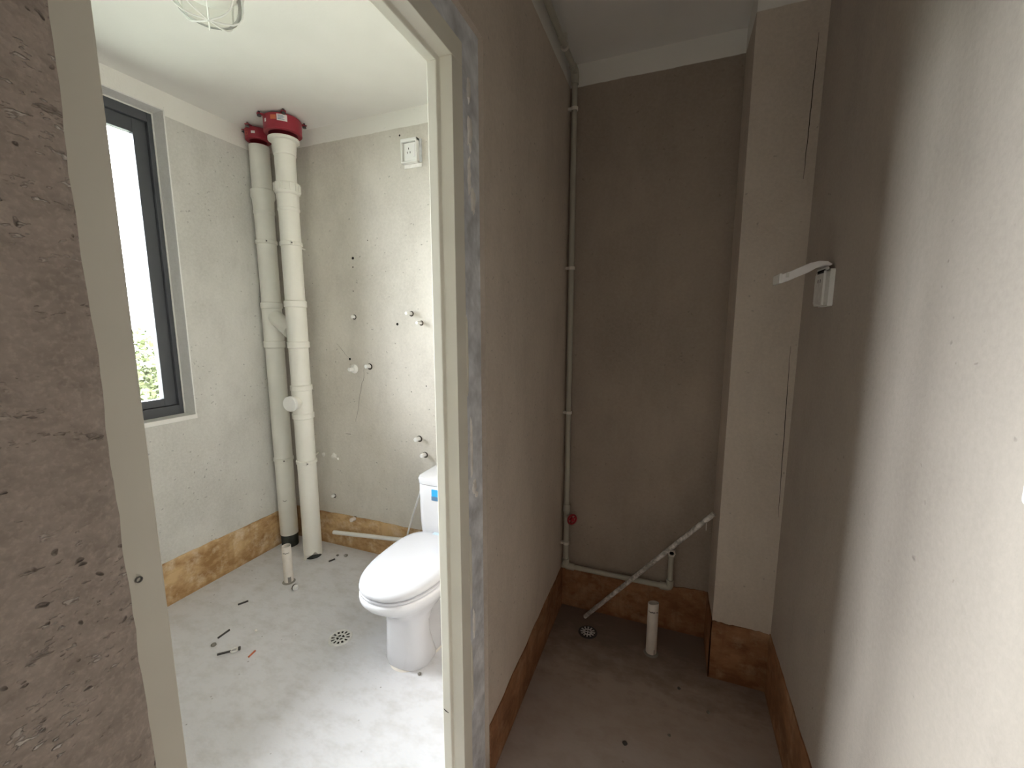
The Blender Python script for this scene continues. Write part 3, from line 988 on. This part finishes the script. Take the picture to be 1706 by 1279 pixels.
tank = MB()
tank.loft([rrect(0.150, 1.80, 2.06, 0.30), rrect(0.165, 1.79, 2.07, 0.40), rrect(0.182, 1.805, 2.075, 0.46), rrect(0.198, 1.825, 2.08, 0.58), rrect(0.204, 1.835, 2.085, 0.646), rrect(0.200, 1.839, 2.083, 0.650)])
tank_o = tank.build('tank', 'ceramic', toilet, angle=50)
tl = MB()
tl.loft([rrect(0.202, 1.837, 2.085, 0.651), rrect(0.206, 1.833, 2.088, 0.654), rrect(0.208, 1.831, 2.09, 0.678), rrect(0.204, 1.836, 2.086, 0.687), rrect(0.19, 1.85, 2.07, 0.690, 0.06), rrect(0.12, 1.90, 2.02, 0.6925, 0.05)])
tlo = tl.build('tank_lid', 'ceramic', toilet, angle=40)
MB().lathe([(0.0095, 0), (0.0095, 0.004), (0, 0.0045)], (-1.238, 2.028, 0.686), (0, 0, 1), 14).build('lid_hole', 'steel_dark', tlo)
MB().lathe([(0.024, 0), (0.024, 0.004), (0.021, 0.007), (0, 0.007)], (TX, 1.96, 0.691), (0, 0, 1), 24).build('flush_button', 'drain_steel', tlo)
# stickers
MB().box((-1.155, 1.822, 0.600), (-1.070, 1.8275, 0.636)).build('blue_sticker', 'label_blue', tank_o, smooth=False)
MB().box((-1.155, 1.820, 0.578), (-1.070, 1.8265, 0.5995)).build('sticker_text_band', 'label_navy', tank_o, smooth=False)
seat = MB()
seat.loft([egg(0.176, 1.233, 1.752, 0.3965), egg(0.181, 1.227, 1.757, 0.400), egg(0.181, 1.227, 1.757, 0.408), egg(0.177, 1.232, 1.752, 0.411)])
seat.build('seat', 'lid_plastic', toilet, angle=50)
lid = MB()
lid.loft([egg(0.172, 1.238, 1.757, 0.4125), egg(0.180, 1.227, 1.762, 0.416), egg(0.183, 1.223, 1.765, 0.424), egg(0.181, 1.226, 1.763, 0.434), egg(0.172, 1.240, 1.755, 0.442),
          egg(0.150, 1.275, 1.73, 0.447), egg(0.110, 1.34, 1.68, 0.4500), egg(0.05, 1.45, 1.60, 0.4515)])
lid_o = lid.build('lid', 'lid_plastic', toilet, angle=60)
MB().box((-1.095, 1.70, 0.4455), (-1.02, 1.745, 0.4475)).build('pale_sticker', 'label_pale', lid_o, smooth=False)
for s in (-1, 1):
    MB().cyl((TX + s * 0.07 - 0.02, 1.772, 0.413), (TX + s * 0.07 + 0.02, 1.772, 0.413), 0.012, 14).build('hinge', 'lid_plastic', toilet)
# stain ring where the foot is set in cement
MB().loft([egg(0.116, 1.350, 1.945, 0.0004, p=2.4), egg(0.109, 1.357, 1.935, 0.0045, p=2.4)]).build('setting_bead', 'pvc_stub', toilet, angle=60)

# --- loose pipes in the bathroom
o = MB().hollow((-2.075, 2.055, 0.113), (-1.24, 2.078, 0.178), 0.0135, 0.003, 18).build('loose_pipe', 'pvc_white')
tag(o, 'white plastic pipe lying along the tan skirting behind the toilet', 'pipe')
o = MB().path([(-1.275, 1.955, 0.655), (-1.33, 1.975, 0.53), (-1.39, 1.99, 0.39), (-1.445, 2.005, 0.25), (-1.50, 2.01, 0.006)], 0.0055, 10).build('supply_hose', 'pvc_white')
tag(o, 'thin white hose leaning against the side of the toilet tank', 'hose')


# --- open pipe stubs standing in the floor
def floor_stub(c, h, r, label, marks, slant=0.0):
    t = thing('floor_pipe_stub', (c[0], c[1], 0), label, 'pipe stub', 'open pipe stubs standing in the floor')
    wob = lambda i, tt: slant * math.sin(tt + 2.4) if i in (1, 2) else 0
    MB().lathe([(r, 0), (r, h), (r - 0.0028, h), (r - 0.0028, 0.02)], (c[0], c[1], 0), (0, 0, 1), 32, closed=True, wob=wob).build('pipe_body', 'pvc_stub', t)
    MB().lathe([(r - 0.003, 0.021), (0, 0.021)], (c[0], c[1], 0), (0, 0, 1), 24).build('pipe_bore', 'black_hole', t)
    rr_ = random.Random(int(h * 1000))
    for a0, a1, z0, z1 in marks:
        n = 10
        vs = []; fs = []
        for i in range(n + 1):
            a = a0 + (a1 - a0) * i / n
            for s in (0, 1):
                z = (z0 if s == 0 else z1) + rr_.uniform(-0.003, 0.003)
                vs.append((c[0] + (r + 0.0005) * math.cos(a), c[1] + (r + 0.0005) * math.sin(a), max(0.0005, z)))
        for i in range(n): fs.append((2 * i, 2 * i + 2, 2 * i + 3, 2 * i + 1))
        MB().add(vs, fs).build('dirt_mark', 'crack_soft', t, smooth=False)
    MB().lathe([(r, 0.006), (r + 0.010, 0.0)], (c[0], c[1], 0), (0, 0, 1), 24).build('mortar_collar', 'crack_soft', t)


floor_stub((-2.046, 1.664), 0.225, 0.0255, 'short beige pipe stub standing in the floor before the drain pipes', [(R(-90), R(-10), 0.186, 0.192), (R(-50), R(-10), 0.004, 0.040)])
floor_stub((-0.027, 1.860), 0.250, 0.0235, 'short beige pipe stub standing in the alcove floor', [(R(-140), R(-30), 0.214, 0.219), (R(-60), R(-50), 0.004, 0.03)], 0.006)


# --- floor drains
def floor_drain(c, r, rot, label, DM='drain_steel', RM='drain_steel'):
    t = thing('floor_drain', (c[0], c[1], 0), label, 'floor drain', 'round grated floor drains')
    MB().lathe([(r * 0.98, 0.0005), (r * 0.98, 0.0012), (0, 0.0012)], (c[0], c[1], 0), (0, 0, 1), 32).build('drain_well', 'black_hole', t)
    MB().lathe([(r, 0.0), (r + 0.004, 0.001), (r, 0.0045), (r * 0.84, 0.0045), (r * 0.83, 0.0012)], (c[0], c[1], 0), (0, 0, 1), 40, closed=True).build('rim', RM, t)
    MB().lathe([(r * 0.50, 0.0012), (r * 0.50, 0.0042), (r * 0.36, 0.0042), (r * 0.36, 0.0012)], (c[0], c[1], 0), (0, 0, 1), 32, closed=True).build('inner_ring', DM, t)
    MB().lathe([(r * 0.09, 0.0012), (r * 0.09, 0.0042)], (c[0], c[1], 0), (0, 0, 1), 14).build('hub', DM, t)
    for k in range(12):
        a = rot + 2 * math.pi * k / 12
        u = Vector((math.cos(a), math.sin(a), 0)); s = Vector((-u.y, u.x, 0))
        cc = Vector((c[0], c[1], 0))
        a0, a1, w0, w1 = (0.48, 0.86, 0.055, 0.10)
        p = [cc + u * r * a0 - s * r * w0, cc + u * r * a0 + s * r * w0, cc + u * r * a1 + s * r * w1, cc + u * r * a1 - s * r * w1]
        MB().add([q + Vector((0, 0, 0.0014)) for q in p] + [q + Vector((0, 0, 0.0042)) for q in p],
                 [(0, 1, 2, 3), (7, 6, 5, 4), (0, 4, 5, 1), (1, 5, 6, 2), (2, 6, 7, 3), (3, 7, 4, 0)]).build('grate_bar', DM, t, smooth=False)
    for k in range(4):
        a = rot + 2 * math.pi * k / 4
        u = Vector((math.cos(a), math.sin(a), 0)); s = Vector((-u.y, u.x, 0))
        cc = Vector((c[0], c[1], 0))
        p = [cc + u * r * 0.06 - s * r * 0.05, cc + u * r * 0.06 + s * r * 0.05, cc + u * r * 0.38 + s * r * 0.05, cc + u * r * 0.38 - s * r * 0.05]
        MB().add([q + Vector((0, 0, 0.0014)) for q in p] + [q + Vector((0, 0, 0.0042)) for q in p],
                 [(0, 1, 2, 3), (7, 6, 5, 4), (0, 4, 5, 1), (1, 5, 6, 2), (2, 6, 7, 3), (3, 7, 4, 0)]).build('cross_bar', DM, t, smooth=False)


floor_drain((-1.432, 1.418), 0.052, 0.2, 'round steel drain grate in the bathroom floor near the toilet')
floor_drain((-0.324, 1.883), 0.042, 0.1, 'round steel drain grate in the dark alcove floor', 'drain_steel', 'rebar_dark')


# --- debris on the bathroom floor
def rod(c, ang, L, r, mat, name, label, cat, group=None, seg=10):
    u = Vector((math.cos(ang), math.sin(ang), 0)) * (L / 2)
    cc = Vector((c[0], c[1], r))
    o = MB().cyl(cc - u, cc + u, r, seg).build(name, mat)
    return tag(o, label, cat, group)


SG = 'dark metal offcuts on the bathroom floor'
rod((-2.111, 1.428), R(62), 0.048, 0.0045, 'rebar_dark', 'metal_offcut', 'dark metal rod offcut nearest the window wall skirting', 'offcut', SG)
rod((-1.979, 1.231), R(92), 0.058, 0.0045, 'rebar_dark', 'metal_offcut', 'dark metal rod offcut lying before the bolt with a ring', 'offcut', SG)
rod((-1.974, 1.925), R(70), 0.038, 0.0045, 'rebar_dark', 'metal_offcut', 'small dark offcut on the floor beside the broken pipe foot', 'offcut', SG)
# eye bolt
eb = thing('eye_bolt', (-1.845, 1.160, 0), 'dark metal eye bolt with a round ring lying on bathroom floor', 'bolt')
pa = Vector((-1.878, 1.130, 0.005)); pb = Vector((-1.838, 1.168, 0.005))
MB().cyl(pa, pb, 0.0045, 10).build('shank', 'rebar_dark', eb)
dd = (pb - pa).normalized()
pr = pb + dd * 0.012
MB().lathe([(0.013 + 0.0042 * math.cos(a), 0.0042 * math.sin(a)) for a in [2 * math.pi * i / 8 for i in range(8)]], pr, (0, 0, 1), 20, closed=True).build('eye_ring', 'drain_steel', eb)
MB().lathe([(0.0085, 0), (0.0085, 0.008)], pr + dd * 0.016 + Vector((0, 0, 0.0035)), dd, 6).build('nut', 'rebar_dark', eb, smooth=False)
rod((-1.735, 1.191), R(100), 0.038, 0.004, 'orange_plastic', 'plastic_sliver', 'small orange plastic sliver on the bathroom floor', 'debris')
# white pipe plug on the floor
nut = thing('pipe_plug', (-1.944, 1.621, 0), 'small white pipe plug lying on floor by beige stub', 'pipe plug')
MB().lathe([(0.015, 0), (0.016, 0.004), (0.016, 0.018), (0.011, 0.020), (0.011, 0.030), (0, 0.031)], (-1.958, 1.618, 0.0165), (0.95, -0.1, 0.0), 20).build('plug_body', 'pvc_white', nut)
MB().lathe([(0.0165, 0), (0.0175, 0.002), (0.0175, 0.006), (0.0165, 0.008)], (-1.952, 1.6175, 0.0172), (0.95, -0.1, 0.0), 20).build('plug_seal', 'rebar_dark', nut)


def crumb(c, r, seed, mat, label, cat='debris', group=None, name='rubble_crumb'):
    rr_ = random.Random(seed)
    m = MB()
    rings = [[(c[0] + r * s * rr_.uniform(0.75, 1.2) * math.cos(2 * math.pi * k / 7), c[1] + r * s * rr_.uniform(0.75, 1.2) * math.sin(2 * math.pi * k / 7), r * z) for k in range(7)]
             for s, z in ((0.9, 0.0), (1.0, 0.4), (0.55, 0.9))]
    m.loft(rings)
    return tag(m.build(name, mat, smooth=False), label, cat, group)


CG = 'rubble crumbs on the floor'
crumb((-0.955, 1.372), 0.009, 1, 'crack_soft', 'dark crumb on the floor in front of the toilet foot', group=CG)
crumb((-1.855, 1.305), 0.007, 2, 'putty_white', 'pale crumb on the bathroom floor between bolt and drain', group=CG)
crumb((-1.93, 2.0), 0.013, 3, 'crack_soft', 'grey crumb on the floor at the foot of the rear skirting', group=CG)
crumb((-1.985, 1.985), 0.009, 4, 'crack_soft', 'smaller grey crumb at the rear wall beside the broken pipe foot', group=CG)
crumb((-1.955, 1.165), 0.012, 5, 'crack_soft', 'flat grey crumb on the floor left of the eye bolt', group=CG)
crumb((-0.092, 1.379), 0.009, 6, 'rebar_dark', 'black crumb on the floor of the alcove', group=CG)
crumb((0.057, 1.468), 0.006, 7, 'crack_soft', 'small grey crumb on the alcove floor right of the black one', group=CG)
crumb((0.198, 1.621), 0.008, 8, 'crack_soft', 'grey crumb on the alcove floor nearest the pier', group=CG)
crumb((0.092, 1.697), 0.007, 9, 'rebar_dark', 'dark crumb on the alcove floor before the pipe stub', group=CG)

# ================================================================== ALCOVE OBJECTS
PX, PY = -0.473, 2.02
wpipe = thing('water_pipe', (PX, PY, 0), 'grey-green plastic water pipe running down the alcove corner and along its rear wall', 'pipe')
rp = 0.0125
ZT = 2.615
m = MB().path([(PX, 0.2, ZT), (PX, PY - 0.02, ZT)], rp); m.build('ceiling_run', 'ppr', wpipe)
m = MB().path([(PX, PY, ZT - 0.02), (PX, PY, 0.56)], rp); m.build('riser', 'ppr', wpipe)
m = MB().path([(PX, PY - 0.045, ZT), (PX, PY - 0.012, ZT), (PX, PY - 0.002, ZT - 0.004), (PX, PY, ZT - 0.014), (PX, PY, ZT - 0.05)], rp + 0.005); m.build('elbow', 'ppr', wpipe)
m = MB().path([(PX, PY, 0.47), (PX, PY, 0.26)], rp + 0.001); m.build('riser', 'ppr', wpipe)
va = MB().path([(PX, PY, 0.585), (PX, PY, 0.572), (PX, PY, 0.571), (PX, PY, 0.545), (PX, PY, 0.544), (PX, PY, 0.49), (PX, PY, 0.489), (PX, PY, 0.465)], [rp + 0.004, rp + 0.005, rp + 0.006, rp + 0.006, rp + 0.002, rp + 0.003, rp + 0.002, rp + 0.001])
dv = Vector((0.72, -0.69, 0)).normalized()
pv = Vector((PX, PY, 0.522))
va.cyl(pv, pv + dv * 0.042, 0.011, 14)
vo = va.build('valve_body', 'ppr', wpipe)
hw = MB()
ph = pv + dv * 0.045
hw.lathe([(0.0235 + 0.0048 * math.cos(a), 0.006 + 0.0055 * math.sin(a)) for a in [2 * math.pi * i / 10 for i in range(10)]], ph, dv, 28, closed=True)
hw.lathe([(0.010, 0), (0.011, 0.004), (0.009, 0.013), (0, 0.0135)], ph, dv, 16)
qd = Vector((0, 0, 1)).rotation_difference(dv)
for k in range(5):
    t = 2 * math.pi * k / 5
    e_ = qd @ Vector((math.cos(t), math.sin(t), 0))
    hw.cyl(ph + dv * 0.006 + e_ * 0.007, ph + dv * 0.006 + e_ * 0.023, 0.004, 8)
hw.build('handwheel', 'red_plastic', vo)
ZB = 0.243
m = MB().path([(PX, PY, 0.285), (PX, PY, ZB + 0.01), (PX + 0.004, PY, ZB + 0.002), (PX + 0.012, PY, ZB), (PX + 0.045, PY, ZB)], rp + 0.005); m.build('elbow', 'ppr', wpipe)
MB().cyl((PX - 0.02, PY, ZB - 0.002), (PX + 0.01, PY, ZB - 0.002), 0.012, 14).build('elbow_stop', 'ppr', wpipe)
OX = 0.040
m = MB().path([(PX + 0.03, PY, ZB), (OX - 0.02, PY, ZB)], rp); m.build('floor_run', 'ppr', wpipe)
m = MB().path([(OX - 0.045, PY, ZB), (OX - 0.012, PY, ZB), (OX - 0.004, PY, ZB + 0.002), (OX, PY, ZB + 0.01), (OX, PY, ZB + 0.04)], rp + 0.005); m.build('elbow', 'ppr', wpipe)
m = MB().path([(OX, PY, ZB + 0.03), (OX, PY, 0.425)], rp); m.build('outlet_riser', 'ppr', wpipe)
m = MB().path([(OX, PY, 0.40), (OX, PY, 0.430), (OX, PY - 0.003, 0.440), (OX, PY - 0.012, 0.443), (OX, PY - 0.040, 0.443)], rp + 0.004)
oe = m.build('outlet_elbow', 'ppr', wpipe)
MB().lathe([(0.0175, 0), (0.0175, 0.010), (0.011, 0.010), (0.011, 0.002)], (OX, PY - 0.040, 0.443), (0, -1, 0), 6, closed=True).build('brass_insert', 'ppr_clip', oe, smooth=False)
MB().lathe([(0.0105, 0), (0, 0)], (OX, PY - 0.0425, 0.443), (0, -1, 0), 14).build('outlet_bore', 'black_hole', oe)
for z in (2.462, 1.763, 1.064, 0.371):
    c = MB().lathe([(rp + 0.0008, -0.007), (rp + 0.004, -0.007), (rp + 0.004, 0.007), (rp + 0.0008, 0.007)], (PX, PY, z), (0, 0, 1), 18, closed=True)
    c.box((XP, PY - 0.009, z - 0.006), (PX - rp, PY + 0.009, z + 0.006))
    c.build('pipe_clip', 'ppr_clip', wpipe, smooth=False)
for y in (1.83, 1.2, 0.6):
    c = MB().lathe([(rp + 0.0008, -0.007), (rp + 0.004, -0.007), (rp + 0.004, 0.007), (rp + 0.0008, 0.007)], (PX, y, ZT), (0, 1, 0), 18, closed=True)
    c.box((PX - 0.009, y - 0.006, ZT + rp), (PX + 0.009, y + 0.006, ZC))
    c.build('pipe_clip', 'ppr_clip', wpipe, smooth=False)
MB().path([(PX - 0.005, 1.75, 2.60), (PX - 0.004, 1.80, 2.64), (PX - 0.004, 1.80, 2.58)], 0.0012, 6).build('wire_tie', 'ppr_clip', wpipe)

lpip = thing('loose_pipe', (-0.36, 1.985, 0), 'grey plastic pipe leaning diagonally from alcove floor to pier', 'pipe')
a = Vector((-0.357, 1.975, 0.011)); b = Vector((0.196, 1.882, 0.705))
MB().hollow(a, b, 0.0102, 0.0022, 18).build('pipe_body', 'pipe_dusty', lpip)
u = (b - a).normalized()
n1 = u.cross(Vector((0, 0, 1))).normalized(); n2 = u.cross(n1)
rs = random.Random(5)
for k in range(7):
    t = rs.uniform(0.08, 0.92); L = rs.uniform(0.02, 0.05)
    ang = rs.uniform(2.2, 4.2)
    w = n1 * math.cos(ang) + n2 * math.sin(ang)
    p = a.lerp(b, t) + w * 0.0098
    MB().path([p - u * L, p, p + u * L], [0.0008, 0.0022, 0.0008], 6).build('plaster_splash', 'putty_white', lpip)
MB().path([b - u * 0.045 + Vector((0, -0.006, -0.012)), b - u * 0.045 + Vector((0.001, -0.007, -0.045))], 0.0012, 6).build('string_end', 'putty_white', lpip)

# --- box with lifted splash cover on the right wall
bx = thing('splash_proof_box', (XR, 1.53, 1.55), 'white wall box with its splash cover flipped up on the right wall', 'socket')
y0, y1, z0, z1 = 1.492, 1.582, 1.552, 1.660
MB().rbox((XR - 0.012, y0, z0), (XR, y1, z1), 0.006).build('back_plate', 'switch_white', bx, angle=40)
MB().rbox((XR - 0.024, y0 + 0.002, z0 + 0.002), (XR - 0.012, y1 - 0.002, z1 - 0.006), 0.006).build('rim_frame', 'switch_grey', bx, angle=40)
fpn = MB().rbox((XR - 0.027, y0 + 0.006, z0 + 0.008), (XR - 0.024, y1 - 0.006, z1 - 0.012), 0.004).build('front_panel', 'switch_grey', bx, angle=40)
MB().box((XR - 0.0272, y0 - 0.0, z0 + 0.004), (XR - 0.0225, y0 + 0.005, z1 - 0.006)).build('rim_edge', 'switch_white', bx, smooth=False)
for dy in (0.03, 0.05):
    MB().box((XR - 0.0276, y0 + dy, 1.622), (XR - 0.0268, y0 + dy + 0.003, 1.632)).build('pin_slot', 'black_hole', fpn, smooth=False)
MB().cyl((XR - 0.019, y0 + 0.006, z1 + 0.001), (XR - 0.019, y1 - 0.006, z1 + 0.001), 0.005, 12).build('hinge', 'switch_grey', bx)
MB().box((XR - 0.024, y0 + 0.012, z1 - 0.012), (XR - 0.020, y1 - 0.012, z1 - 0.001)).build('hinge_gap', 'black_hole', bx, smooth=False)
# cover: shallow curved tray, hinged at the top, standing out from the wall
cv = [(0.008, 1.672), (0.020, 1.680), (0.040, 1.6825), (0.062, 1.678), (0.085, 1.668), (0.110, 1.656), (0.132, 1.648)]
top = [(XR - d, z) for d, z in cv]
bot = [(XR - d - 0.004, z - 0.004 - 0.024 * min(1, max(0, (d - 0.010) / 0.05))) for d, z in cv]
MB().prism([(p[0], p[1]) for p in top] + [(p[0], p[1]) for p in bot[::-1]], 1, y0 + 0.002, y1 - 0.002).build('splash_cover', 'lid_translucent', bx, smooth=False, bevel=0.002)
MB().box((XR - 0.139, y0 - 0.0005, 1.622), (XR - 0.132, y1 + 0.0005, 1.650)).build('cover_lip', 'switch_white', bx, smooth=False, bevel=0.001)
MB().box((XR - 0.122, y0 + 0.0005, 1.638), (XR - 0.114, y0 + 0.0025, 1.650)).build('cover_catch', 'switch_grey', bx, smooth=False)

# --- switch plate at the picture's right border
sw = thing('wall_switch', (XR, 0.66, 1.28), 'white switch plate on the right wall at the picture border', 'switch')
MB().rbox((XR - 0.009, 0.608, 1.279), (XR, 0.694, 1.365), 0.006).build('switch_plate', 'switch_white', sw, angle=40)
MB().rbox((XR - 0.012, 0.622, 1.292), (XR - 0.009, 0.680, 1.352), 0.003).build('rocker', 'switch_white', sw, angle=40)

# ================================================================== OUTSIDE THE WINDOW
gr = MB().box((-140, -60, -9.2), (-3.2, 160, -9.0)).build('ground', 'grass_far', smooth=False)
struct(gr, 'pale ground far below the bathroom window', 'ground')


def tree(c, top, cr, seed, label, mat):
    t = thing('tree', (c[0], c[1], -9.0), label, 'tree', 'trees outside the bathroom window')
    r = random.Random(seed)
    MB().path([(c[0], c[1], -9.0), (c[0] + 0.1, c[1], -6), (c[0], c[1] + 0.1, top - cr)], [0.28, 0.2, 0.1], 10).build('trunk', 'bark', t)
    vs = []; fs = []
    for k in range(7000):
        # clustered leaf sprays through the crown
        d = Vector((r.gauss(0, 1), r.gauss(0, 1), r.gauss(0, 1))).normalized()
        q = r.random() ** 0.4
        p = Vector((c[0] + d.x * cr * q, c[1] + d.y * cr * q, top - cr * 1.2 + d.z * cr * 1.2 * q))
        s = r.uniform(0.08, 0.18)
        a = Vector((r.gauss(0, 1), r.gauss(0, 1), r.gauss(0, 1))).normalized() * s
        b = a.cross(Vector((r.gauss(0, 1), r.gauss(0, 1), r.gauss(0, 1)))).normalized() * s * 0.6
        o = len(vs)
        vs += [p - a, p + b, p + a, p - b]
        fs.append((o, o + 1, o + 2, o + 3))
    tag(MB().add(vs, fs).build('foliage', mat, t, smooth=False), kind='stuff')


tree((-24.0, 12.4), 1.30, 2.6, 11, 'light green tree outside the bathroom window, on the left of the pane', 'leaf_green')
tree((-27.5, 18.6), 1.05, 2.6, 12, 'green tree outside the bathroom window, by the dark sash', 'leaf_green')
